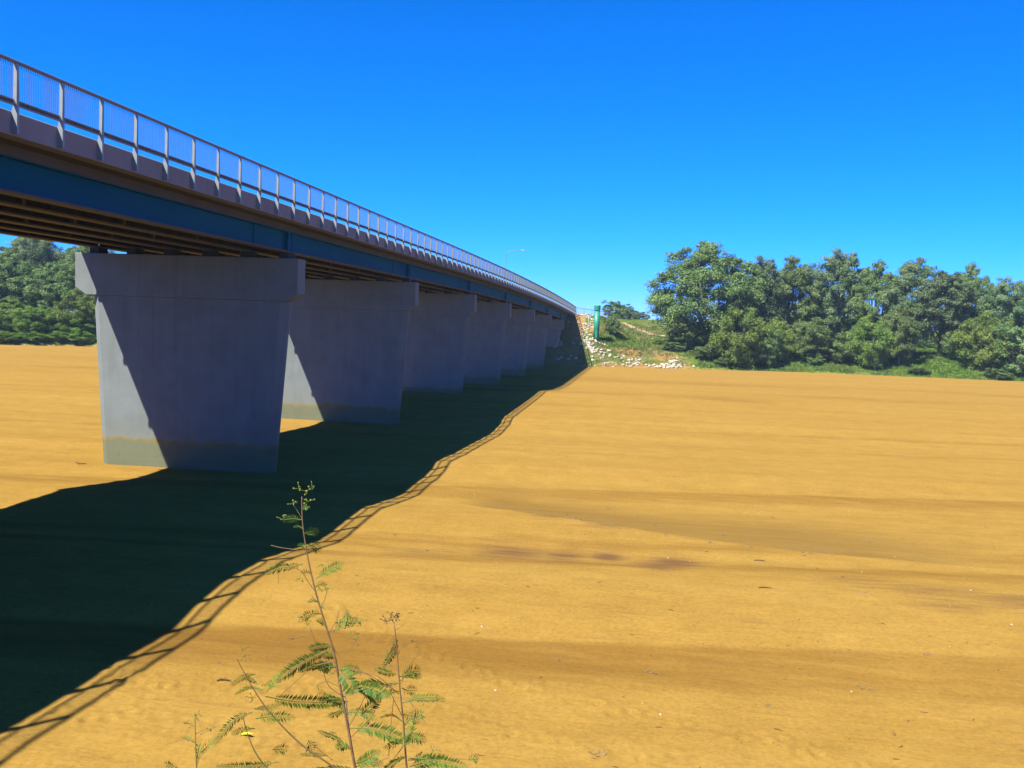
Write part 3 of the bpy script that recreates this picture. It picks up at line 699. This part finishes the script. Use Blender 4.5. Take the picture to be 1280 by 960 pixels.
LT = [('spread', -150, 196, 22.5, 9, 'broad gum at the left edge seen under the bridge'), ('tall2', -138, 189, 19.5, 6.5, 'bright green gum in front under the bridge near left edge'),
      ('tall', -143, 205, 25, 7, 'taller gum behind under the bridge at left'), ('spread', -124, 197, 22.5, 8.5, 'broad gum nearest the first pier on its left'),
      ('low2', -120, 187, 12, 5, 'low gum with pale bare branches beside the first pier'), ('tall2', -132, 212, 24.5, 7, 'dark gum behind the broad one beside the first pier'),
      ('low2', -133, 183, 9.5, 5, 'low bushy gum at the sand edge under the bridge'), ('low', -144, 181.5, 9.0, 4.5, 'dark low gum at the sand edge by the left frame'),
      ('tall', -113, 205, 22, 7, 'gum hidden half behind the first pier'), ('spread', -165, 205, 23, 9, 'gum beyond the left edge of the bank grove'),
      ('low', -112, 190, 10.5, 4.5, 'low gum peeping out at the left side of the first pier'), ('tall2', -158, 192, 18, 7, 'gum just outside the left edge of the photo'),
      ('tall2', -129, 191, 17.5, 6.0, 'mid height olive gum left of the first pier behind the bare branches'), ('low', -137, 186, 11.5, 4.8, 'mid height gum in the middle of the group under the bridge'), ('low2', -127, 184.5, 8.5, 4.4, 'lowest leafy gum at the sand edge near the first pier'),
      ('tall', -150, 214, 25.5, 8, 'tallest gum far back at the left edge under the deck')]
for kind, x, Y, top, W, lb in LT:
    tree(kind, x, Y, top - float(bank_z(x, Y)), W, lb, GL)
for px, Y, H, W, lb in ((765, 300, 6.0, 3.8, 'small distant tree on the skyline left of two'), (779, 310, 5.6, 3.8, 'small distant tree on the skyline, middle of three'), (797, 305, 4.0, 2.8, 'smallest distant tree on the skyline near the big gum')):
    tree('low', at(px, Y), Y, H, W, lb, 'distant trees on the skyline', None, 'distant_tree')
tree('low', at(763, 204), 204, 4.2, 1.5, 'grey green shrub on the slope right of the green tower', 'shrubs on the far bank', None, 'shrub')
for px, d, H, W, lb in ((1016, 4.5, 2.4, 1.6, 'low shrub on the grass bank below the mid grove'), (1092, 3.5, 2.6, 1.5, 'shrub on the bank below the middle of the grove'), (1148, 2.0, 1.4, 2.0, 'dark low shrub on the grass left of the open patch'),
                        (880, 5.0, 2.8, 2.6, 'shrub at the left foot of the largest gum'), (905, 2.4, 1.8, 2.0, 'shrub beside the sand under the largest gum'), (840, 9.0, 2.0, 2.2, 'round shrub on the slope left of the largest gum'), (822, 17.0, 1.0, 1.6, 'low shrub on the open slope below the dirt track'),
                        (1246, 2.0, 2.2, 2.2, 'shrub at the sand edge near the right frame')):
    Y = 195.; x = at(px, Y); Y = f_(x) + d; x = at(px, Y)
    tree('low', x, Y, H, W, lb, 'shrubs on the far bank', None, 'shrub')
pos = ('at the far left edge', 'second from the left edge', 'third from the left edge', 'fourth from the left edge', 'below the bright green gum', 'right of the one below the bright gum', 'two places left of the first pier', 'next to the one touching the first pier', 'touching the first pier', 'half hidden by the first pier')
for i, x in enumerate((-151, -147, -143.2, -139.5, -135.6, -131.8, -128, -124.2, -120.5, -116.5)):
    tree('lush', x, f_(x) + 1.5 + .7 * (i % 3), 1.9 + .5 * ((i * 7) % 4) / 3, 3.3, 'dense green shrub at the sand edge ' + pos[i], 'shrubs on the left bank', None, 'shrub')
for i, x in enumerate((-148, -140, -133.5, -126, -119)):
    tree('lush', x, f_(x) + 5.5, 5.0 + (i % 2), 4.2, 'taller dark green bush of the second row on the left bank, ' + ('leftmost', 'second from left', 'in the middle', 'second from the pier', 'nearest the pier')[i], 'bushes on the left bank', None, 'shrub')

# ground cover on the banks: uncountable grass
def grass():
    r = np.random.default_rng(9); n = 15000
    x = np.concatenate([r.uniform(-13, 90, n * 3 // 4), r.uniform(-170, -100, n // 4)]); d = r.random(len(x)) ** 1.3 * 42 + .6; y = foot(x) + d
    keep = ~((x > -33) & (x < -11.5) & (y < 214)) & (fbm(x * .1, y * .1) < .55 + .4 * (x > 12)); keep &= ~((d < 5) & (x < 9) & (x > -14) & (r.random(len(x)) < .75))
    x, y = x[keep], y[keep]; z = bank_z(x, y); N = len(x); per = 9
    X = np.repeat(x, per) + r.normal(0, .28, N * per); Y = np.repeat(y, per) + r.normal(0, .28, N * per); Z = np.repeat(z, per) - .05
    hgt = r.uniform(.15, .55, N * per) * np.repeat(r.uniform(.5, 1.3, N), per); a = r.uniform(0, 6.28, N * per); wd = r.uniform(.04, .10, N * per)
    lx_, ly_ = r.normal(0, .18, N * per), r.normal(0, .18, N * per)
    V = np.stack([np.stack([X - wd * np.cos(a), Y - wd * np.sin(a), Z], -1), np.stack([X + wd * np.cos(a), Y + wd * np.sin(a), Z], -1), np.stack([X + lx_, Y + ly_, Z + hgt], -1)], 1).reshape(-1, 3)
    t = np.repeat(np.repeat(np.clip(.5 + .5 * fbm(x * .2, y * .2) - .35 * sstep(8, 16, x), 0, 1), per), 3)
    m = npmesh('bank_grass', V, np.arange(len(V)).reshape(-1, 3), mk_leaf('bank_grass_blade', (0.045, 0.095, 0.008), (0.14, 0.15, 0.038), .3), False, {'tint': t})
    o = link('bank_grass', m); o['kind'] = 'stuff'; tag(o, 'green and straw coloured grass covering the far bank', 'grass')
grass()

# ------------------------------------------------------------------ litter on the sand
def twig_mesh(seed):
    r = random.Random(seed); mb = MB(); p = [Vector((-.5, 0, .04))]
    for k in range(4): p.append(p[-1] + Vector((.25, r.gauss(0, .07), r.gauss(0, .03))))
    mb.tube(p, [.03, .045, .05, .04, .02], 5)
    for _ in range(r.choice((1, 2))): i = r.choice((1, 2, 3)); mb.tube([p[i], p[i] + Vector((r.uniform(.05, .3), r.choice((-1, 1)) * r.uniform(.1, .25), r.uniform(0, .15)))], [.025, .012], 4)
    return mb.mesh('twig', TWIG)
TW = [twig_mesh(i) for i in range(6)]
def litter(me, name, x, y, s, lab, cat, grp, rz=None, zs=1, dz=0.0):
    o = link(name, me, None, (x, y, float(sand_z(x, y)) + dz), (0, 0, random.uniform(0, 6.28) if rz is None else rz), (s, s, s * zs)); return tag(o, lab, cat, grp)
for x, y, s_, z_, lb in ((-29.0, 45.6, .45, .3, 'thin brown flood stick against the left foot of the first pier'), (-29.35, 45.8, .35, 2.9, 'short brown stick just left of the first pier foot')):
    litter(TW[3], 'driftwood', x, y, s_, lb, 'driftwood', None, z_, 1.2)
litter(TW[0], 'driftwood', 4.0, 33.9, .42, 'short dark driftwood piece lying below the edge of the dried pool', 'driftwood', None, .2, 1.6)
litter(TW[1], 'driftwood', -8.75, 19.0, .30, 'short dark stick on the sand left of the plant', 'driftwood', None, .3, 1.6)
litter(TW[2], 'driftwood', 3.6, 28.7, .45, 'thin dark stick lying on the pale sand near the plant side', 'driftwood', None, .05)
r5 = random.Random(12)
for i in range(190):
    Y = 16.5 + 34 * r5.random() ** 1.4; x = r5.uniform(-.42, .40) * Y
    if x < -10.5 - 0.02 * Y: x = r5.uniform(-.2, .4) * Y
    litter(r5.choice(TW), 'twig', x, Y, r5.uniform(.05, .20), ('dark dry twig on the sand ' + ('in the foreground' if Y < 21 else 'in the middle distance' if Y < 32 else 'beyond the dried pool edge') + (', left of the plants' if x < -.2 * Y else ', behind the plants' if x < -.02 * Y else ', right of the plants' if x < .2 * Y else ', near the right edge')), 'twig', 'dry twigs scattered on the sand')
for i in range(34):
    Y = 16.5 + 30 * r5.random() ** 1.3; x = r5.uniform(-.25, .40) * Y
    litter(r5.choice(TROCKS + ROCKS[:2]), 'pebble', x, Y, r5.uniform(.015, .045), ('small tan pebble on the sand ' + ('in the foreground' if Y < 21 else 'in the middle distance' if Y < 32 else 'beyond the dried pool edge') + (', behind the plants' if x < -.02 * Y else ', right of the plants' if x < .2 * Y else ', near the right edge')), 'pebble', 'pale pebbles on the sand')
def tuft(seed):
    r = random.Random(seed); mb = MB()
    for _ in range(16):
        a = r.uniform(0, 6.28); p = Vector((r.gauss(0, .25), r.gauss(0, .12), 0)); mb.tube([p, p + Vector((math.cos(a) * r.uniform(.1, .3), math.sin(a) * .2, r.uniform(.03, .14)))], [.014, .006], 3)
    return mb.mesh('flood_tuft', simple('grey_flood_debris', (0.12, 0.09, 0.055), (0.20, 0.16, 0.11), 8))
TF = [tuft(i) for i in range(3)]
for x, y in ((-2.2, 38.0), (-1.7, 37.8), (-2.6, 38.3), (1.5, 36.5), (-5.2, 40.1), (5.8, 35.5), (7.9, 37.0), (6.2, 29.0), (5.1, 30.5), (0.3, 21.8), (-1.6, 22.1), (5.2, 21.9), (2.6, 20.4), (-9.3, 20), (7.2, 24.1), (-5.5, 31.2), (-5.7, 17.9), (-.5, 17.2), (8, 20), (-4.4, 39.6), (-3.3, 38.7), (-2.9, 38.5), (-1.1, 37.2), (0.4, 36.8), (2.4, 36.0), (3.6, 35.7), (-0.3, 38.2), (1.0, 39), (3.0, 38), (7.0, 36.2), (8.6, 38.5), (-2.0, 38.6)):
    litter(r5.choice(TF), 'flood_tuft', x + r5.gauss(0, .2), y, r5.uniform(.22, .5), ('grey flood debris tuft on the sand ' + ('at the dried pool edge' if y > 33 else 'in the middle distance' if y > 25 else 'in the foreground') + (' left of centre' if x < 0 else ' right of centre')), 'debris', 'tufts of flood debris')
q = MB(); q.add([(-.13, 0, .01), (0, -.045, .03), (.14, 0, .02), (0, .05, .045)], [(0, 1, 2, 3)]); yl = q.mesh('fallen_leaf', YELLOWLEAF)
sm = None
litter(yl, 'fallen_leaf', -7.15, 16.5, .95, 'bright yellow fallen leaf on the sand behind the plant', 'leaf', None, .2, 1, .03)

# ------------------------------------------------------------------ plants in the foreground
DIST = 2.75; PS = DIST / 1200 / 2.595
pc = Vector((0, 0, EYE)) + cf * DIST
def pp(a, b, depth=0.0):
    """plant drawing coordinates -> world (a to the right, b down, in sketch units; depth away from the viewer)"""
    u = 200 + a / 2.595 - 640; v = 590 + b / 2.595 - 480
    k = DIST / 1200
    return pc + cx * (u * k) - cy * (v * k) + fw * depth
r8 = random.Random(21)
def smooth(pts, n=6):
    out = []
    P = [pts[0]] + list(pts) + [pts[-1]]
    for i in range(1, len(P) - 2):
        for k in range(n):
            t = k / n; a, b, c, d = P[i - 1], P[i], P[i + 1], P[i + 2]
            out.append(.5 * ((2 * b) + (c - a) * t + (2 * a - 5 * b + 4 * c - d) * t * t + (3 * b - a - 3 * c + d) * t ** 3))
    out.append(P[-2]); return out
def stem(root, pts, r0, r1, mat=STEM, dep=None, name='stem'):
    P = [pp(a, b, (dep[i] if dep else 0)) - root.location for i, (a, b) in enumerate(pts)]
    P = smooth(P, 5); n = len(P); mb = MB(); mb.tube(P, [r0 + (r1 - r0) * i / (n - 1) for i in range(n)], 6); mb.build(name, mat, root, True)
def pinnate(root, pts, ll=26, dens=8.0, d0=0.0, d1=0.0, fold=None, skip=0.12):
    """compound leaf: thin rachis with pairs of narrow leaflets"""
    P = [pp(a, b, d0 + (d1 - d0) * i / (len(pts) - 1)) - root.location for i, (a, b) in enumerate(pts)]
    P = smooth(P, 8); mb = MB(); mb.tube(P, [.0016 - .001 * i / (len(P) - 1) for i in range(len(P))], 4)
    L = [0.0]
    for a, b in zip(P[:-1], P[1:]): L.append(L[-1] + (b - a).length)
    tot = L[-1]; n = max(4, int(tot / (dens * PS))); fold = fold if fold is not None else r8.uniform(.3, 1.0)
    view = cf; V0 = len(mb.v); tints = [0.3] * V0
    side0 = None
    for k in range(n):
        t = skip * tot + (1 - skip) * tot * k / (n - 1)
        i = max(j for j in range(len(L)) if L[j] <= t + 1e-9); i = min(i, len(P) - 2); f = (t - L[i]) / max(L[i + 1] - L[i], 1e-6)
        c = P[i].lerp(P[i + 1], f); d = (P[i + 1] - P[i]).normalized()
        s = d.cross(view).normalized(); 
        if s.z < 0: s = -s
        nrm = s.cross(d)
        l = ll * PS * (1 - .55 * abs(2 * k / (n - 1) - .85) ** 2) * r8.uniform(.85, 1.15)
        for sg in (1, -1):
            ax = (s * sg * math.cos(fold) * (1 if sg > 0 else .75) + nrm * math.sin(fold) * (.8 if sg > 0 else -.6) + d * .45 + Vector((r8.gauss(0, .08), r8.gauss(0, .08), r8.gauss(0, .08)))).normalized()
            wv = (d - ax * d.dot(ax)).normalized() * (l * .095) + nrm * (l * .05)
            mb.add([c, c + ax * l * .5 + wv, c + ax * l, c + ax * l * .5 - wv], [(0, 1, 2, 3)]); tints += [r8.uniform(.2, .9)] * 4
    m = mb.mesh('leaf', LEAFLET); at_ = m.attributes.new('tint', 'FLOAT', 'POINT'); at_.data.foreach_set('value', tints[:len(m.vertices)] + [.5] * max(0, len(m.vertices) - len(tints)))
    return link('leaf', m, root)
def buds(root, spots, rad=4.0, n=7, spread=16, mat=BUD):
    mb = MB()
    for a, b in spots:
        c0 = pp(a, b) - root.location
        for k in range(n):
            e = pp(a + r8.gauss(0, spread), b + r8.gauss(-3, spread * .8), r8.gauss(0, .012)) - root.location
            rr_ = rad * .72 * PS * r8.uniform(.6, 1.15)
            mb.loft([[e + Vector((rr_ * s_ * math.cos(q_), rr_ * s_ * math.sin(q_), rr_ * h_)) for q_ in (0, 1.05, 2.09, 3.14, 4.19, 5.24)] for s_, h_ in ((.35, -.95), (.95, -.35), (.95, .35), (.35, .95))])
            mb.tube([c0, e], [.0009, .0007], 3)
    mb.build('flower_buds', mat, root, True)['kind'] = 'stuff'
def gbase(a, b, extra):
    P = pp(a, b); return P

def plant(label, base):
    P = pp(*base); o = thing('leafy_plant', label, 'plant', P, 'wispy plants in front of the riverbed'); return o
A = plant('tallest wispy plant with reddish stem and feathery leaves in front of the sand', (700, 1250))
stem(A, [(700, 1250), (660, 1080), (632, 955), (610, 830), (585, 700), (565, 590), (535, 490), (505, 390), (480, 280), (463, 170), (460, 80)], .0050, .0014)
stem(A, [(672, 1110), (615, 985), (560, 935), (470, 865), (400, 790), (345, 715), (300, 640), (270, 575)], .0030, .0011, STEM, [0, -.02, -.03, -.04, -.05, -.06, -.06, -.07])
stem(A, [(645, 1060), (500, 1040), (395, 955), (340, 880), (310, 800), (300, 740)], .003, .0013, YSTEM, [0, -.04, -.06, -.08, -.09, -.1])
stem(A, [(622, 955), (608, 850), (598, 760), (590, 700)], .0022, .001, GALV, [.03] * 4, 'dry_stem')
for pts, r0 in (([(600, 730), (545, 690), (520, 600), (485, 500)], .0014), ([(505, 390), (480, 355), (455, 320), (405, 300)], .0012), ([(558, 560), (590, 600), (645, 535)], .0012), ([(548, 520), (580, 510), (640, 498)], .0011), ([(550, 520), (572, 480), (580, 450)], .0011),
                ([(490, 400), (525, 430), (545, 375)], .0011), ([(460, 150), (445, 125), (432, 105)], .0011), ([(575, 615), (500, 630), (440, 680), (385, 730)], .0014), ([(580, 640), (640, 645), (700, 670), (760, 710)], .0015),
                ([(490, 530), (440, 535), (400, 552), (350, 568)], .0010), ([(385, 360), (384, 330), (386, 305)], .0007), ([(360, 238), (395, 246), (430, 250)], .0012), ([(590, 700), (540, 680), (512, 690)], .0012), ([(610, 830), (650, 760), (665, 725)], .0012), ([(620, 860), (690, 790), (700, 740)], .0012), ([(560, 935), (490, 880), (480, 868)], .001)):
    stem(A, pts, r0, r0 * .6, STEM, None, 'twig')
for pts, ll, d1 in (([(463, 298), (430, 304), (385, 308), (348, 322)], 22, -.03), ([(461, 155), (430, 152), (398, 156)], 20, 0), ([(468, 200), (490, 196), (506, 206)], 22, .03), ([(480, 235), (500, 245), (512, 262)], 24, .02), ([(508, 345), (545, 322), (592, 306)], 24, .03),
                    ([(522, 460), (495, 455), (468, 466)], 24, -.04), ([(545, 578), (480, 605), (430, 632), (393, 658)], 30, -.05), ([(575, 638), (540, 630), (480, 648), (440, 668)], 24, .05), ([(582, 640), (610, 655), (640, 690)], 38, -.06), ([(600, 715), (660, 692), (715, 697), (756, 706)], 30, -.05),
                    ([(342, 728), (420, 752), (500, 765), (595, 776)], 28, .06), ([(555, 640), (520, 655), (490, 668)], 26, .08), ([(616, 832), (680, 826), (750, 838), (815, 862)], 32, -.04), ([(606, 890), (570, 878), (500, 864)], 22, .05), ([(632, 945), (665, 925), (722, 880)], 26, -.05),
                    ([(306, 768), (340, 778), (388, 772)], 16, .05), ([(310, 800), (360, 803), (425, 815)], 24, .04), ([(308, 832), (280, 828), (242, 836)], 18, -.03), ([(300, 778), (250, 795), (215, 830), (196, 858)], 20, -.05), ([(385, 940), (320, 946), (250, 942), (198, 934)], 22, -.04),
                    ([(310, 655), (275, 660), (240, 680)], 18, -.03), ([(322, 690), (290, 680), (262, 686)], 18, .03), ([(335, 705), (285, 705), (238, 730)], 16, .02), ([(345, 715), (365, 690), (385, 665)], 24, .03), ([(650, 790), (680, 768), (706, 752)], 30, .03), ([(640, 700), (690, 725), (712, 750)], 30, .0),
                    ([(480, 870), (488, 885), (492, 905)], 24, 0), ([(545, 920), (500, 925), (445, 932)], 16, .03), ([(610, 745), (560, 752), (515, 742)], 22, .05), ([(640, 965), (580, 955), (460, 962)], 24, -.02), ([(365, 900), (385, 905), (410, 908)], 22, .02), ([(560, 520), (600, 492), (655, 486)], 20, .02), ([(600, 510), (605, 480), (600, 450)], 18, .02)):
    pinnate(A, pts, ll, 5.6, 0, d1)
for q in range(10):                                                  # younger leaves filling the lower half
    t = r8.uniform(.0, 1); b0 = 560 + 400 * t; a0 = 560 + 75 * t; sd = r8.choice((-1, 1)); ln_ = r8.uniform(45, 110); up_ = r8.uniform(-25, 40)
    pinnate(A, [(a0, b0), (a0 + sd * ln_ * .5, b0 - up_ * .8), (a0 + sd * ln_, b0 - up_ * .6 + 14)], r8.uniform(18, 26), 5.6, 0, r8.uniform(-.07, .07))
later = []
for q in range(8):
    t = r8.random(); b0 = 640 + 300 * t; a0 = 772 + 28 * t; sd = r8.choice((-1, 1)); ln_ = r8.uniform(35, 80); up_ = r8.uniform(-20, 35)
    later.append(([(a0, b0), (a0 + sd * ln_ * .5, b0 - up_ * .8), (a0 + sd * ln_, b0 - up_ * .6 + 10)], r8.uniform(16, 24), r8.uniform(-.05, .05)))
for b0, sd in ((120, 1), (185, -1), (250, -1), (330, -1), (375, 1), (425, -1), (440, 1), (500, -1)):
    a0 = float(np.interp(b0, [80, 170, 280, 390, 490, 590], [460, 463, 480, 505, 535, 565])); l_ = r8.uniform(22, 42)
    pinnate(A, [(a0, b0), (a0 + sd * l_ * .5, b0 - 8), (a0 + sd * l_, b0 - 3)], r8.uniform(12, 18), 5.0, 0, r8.uniform(-.03, .03))
buds(A, [(450, 55), (470, 60), (495, 58), (480, 95)], 4.4, 5, 9)
buds(A, [(432, 103), (400, 153), (520, 380), (548, 378), (600, 465), (575, 490), (645, 525), (640, 545), (455, 345), (480, 495), (520, 300)], 3.6, 5, 9)
buds(A, [(268, 580), (275, 600), (300, 735), (345, 690), (515, 705), (650, 492), (615, 500), (455, 470), (380, 670), (560, 655)], 3.6, 6, 10, YSTEM)
B = plant('shorter reddish stemmed plant right of the tallest with flower clusters on top', (850, 1240))
stem(B, [(850, 1240), (815, 1050), (800, 955), (790, 820), (778, 700), (770, 600), (760, 490)], .0038, .0013, STEM)
for pts, r0 in (([(760, 490), (742, 475), (720, 485)], .001), ([(762, 515), (778, 505), (788, 496)], .001), ([(768, 600), (800, 555), (885, 550)], .0012), ([(778, 690), (810, 630), (835, 590)], .0010), ([(775, 720), (740, 690), (700, 660), (640, 648)], .0014), ([(790, 800), (750, 720), (755, 700)], .0012),
                ([(785, 750), (830, 740), (925, 745)], .0013), ([(800, 880), (820, 830), (830, 770)], .0014), ([(795, 880), (770, 915), (735, 955)], .0014), ([(742, 920), (748, 830), (760, 720)], .0011), ([(690, 955), (720, 935), (745, 925)], .0012), ([(805, 935), (900, 930), (1030, 932)], .0013)):
    stem(B, pts, r0, r0 * .6, STEM, None, 'twig')
for pts, ll, d1 in (([(785, 668), (815, 655), (842, 660)], 28, .03), ([(786, 748), (830, 738), (880, 738), (924, 744)], 22, .02), ([(806, 930), (860, 926), (940, 934), (1000, 942)], 28, -.03), ([(1000, 935), (1015, 930), (1032, 936)], 20, 0), ([(800, 850), (830, 870), (860, 882)], 26, .03), ([(800, 925), (770, 930), (728, 957)], 34, -.03),
                    ([(770, 545), (755, 590), (722, 640)], 20, .02), ([(795, 830), (815, 838), (822, 860)], 34, -.03), ([(785, 700), (800, 715), (830, 720)], 22, .03), ([(785, 870), (770, 880), (755, 892)], 24, .02), ([(765, 655), (735, 660), (690, 655)], 20, .04), ([(810, 955), (860, 950), (905, 946)], 26, .03), ([(820, 800), (840, 790), (855, 778)], 22, .0), ([(735, 690), (700, 690), (650, 700)], 26, .03)):
    pinnate(B, pts, ll, 5.6, 0, d1)
for pts, ll, d1 in later: pinnate(B, pts, ll, 5.6, 0, d1)
buds(B, [(748, 462), (760, 470), (735, 484), (768, 465)], 4, 7, 10, STEM)
buds(B, [(820, 550), (740, 600), (735, 625), (838, 590), (900, 740), (830, 770), (850, 800), (885, 905), (760, 560)], 3.4, 5, 10, YSTEM)
Cc = plant('smallest thin plant sprig at the far left of the group', (140, 1230))
stem(Cc, [(140, 1230), (125, 1060), (118, 955), (115, 870), (113, 790)], .0028, .0012, YSTEM)
for pts, r0 in (([(116, 850), (140, 838), (165, 832)], .001), ([(115, 828), (100, 820), (88, 812)], .001), ([(118, 945), (135, 900), (150, 870)], .001), ([(115, 878), (80, 868), (15, 885)], .001), ([(118, 960), (130, 925), (160, 890)], .001)):
    stem(Cc, pts, r0, r0 * .6, STEM, None, 'twig')
for pts, ll, d1 in (([(130, 915), (155, 890), (186, 866)], 18, .02), ([(112, 878), (85, 868), (62, 872)], 14, .02), ([(120, 930), (126, 895), (132, 880)], 24, 0), ([(60, 960), (30, 950), (14, 940)], 20, 0)):
    pinnate(Cc, pts, ll, 7.5, 0, d1)
buds(Cc, [(113, 792), (165, 835), (90, 815), (118, 800)], 3.4, 5, 9, YSTEM)

# ------------------------------------------------------------------ thin dry-season haze
hz = MB(); hz.box(-2200, 2200, -200, 2400, -12, 30.5)
hm = bpy.data.materials.new('haze'); hm.use_nodes = True; ht = hm.node_tree; ht.nodes.remove(ht.nodes['Principled BSDF'])
pv = ht.nodes.new('ShaderNodeVolumePrincipled'); pv.inputs['Density'].default_value = 0.00016; pv.inputs['Color'].default_value = (0.58, 0.80, 1.0, 1)
ht.links.new(pv.outputs[0], ht.nodes['Material Output'].inputs['Volume'])
hz.build('haze', hm)['kind'] = 'stuff'
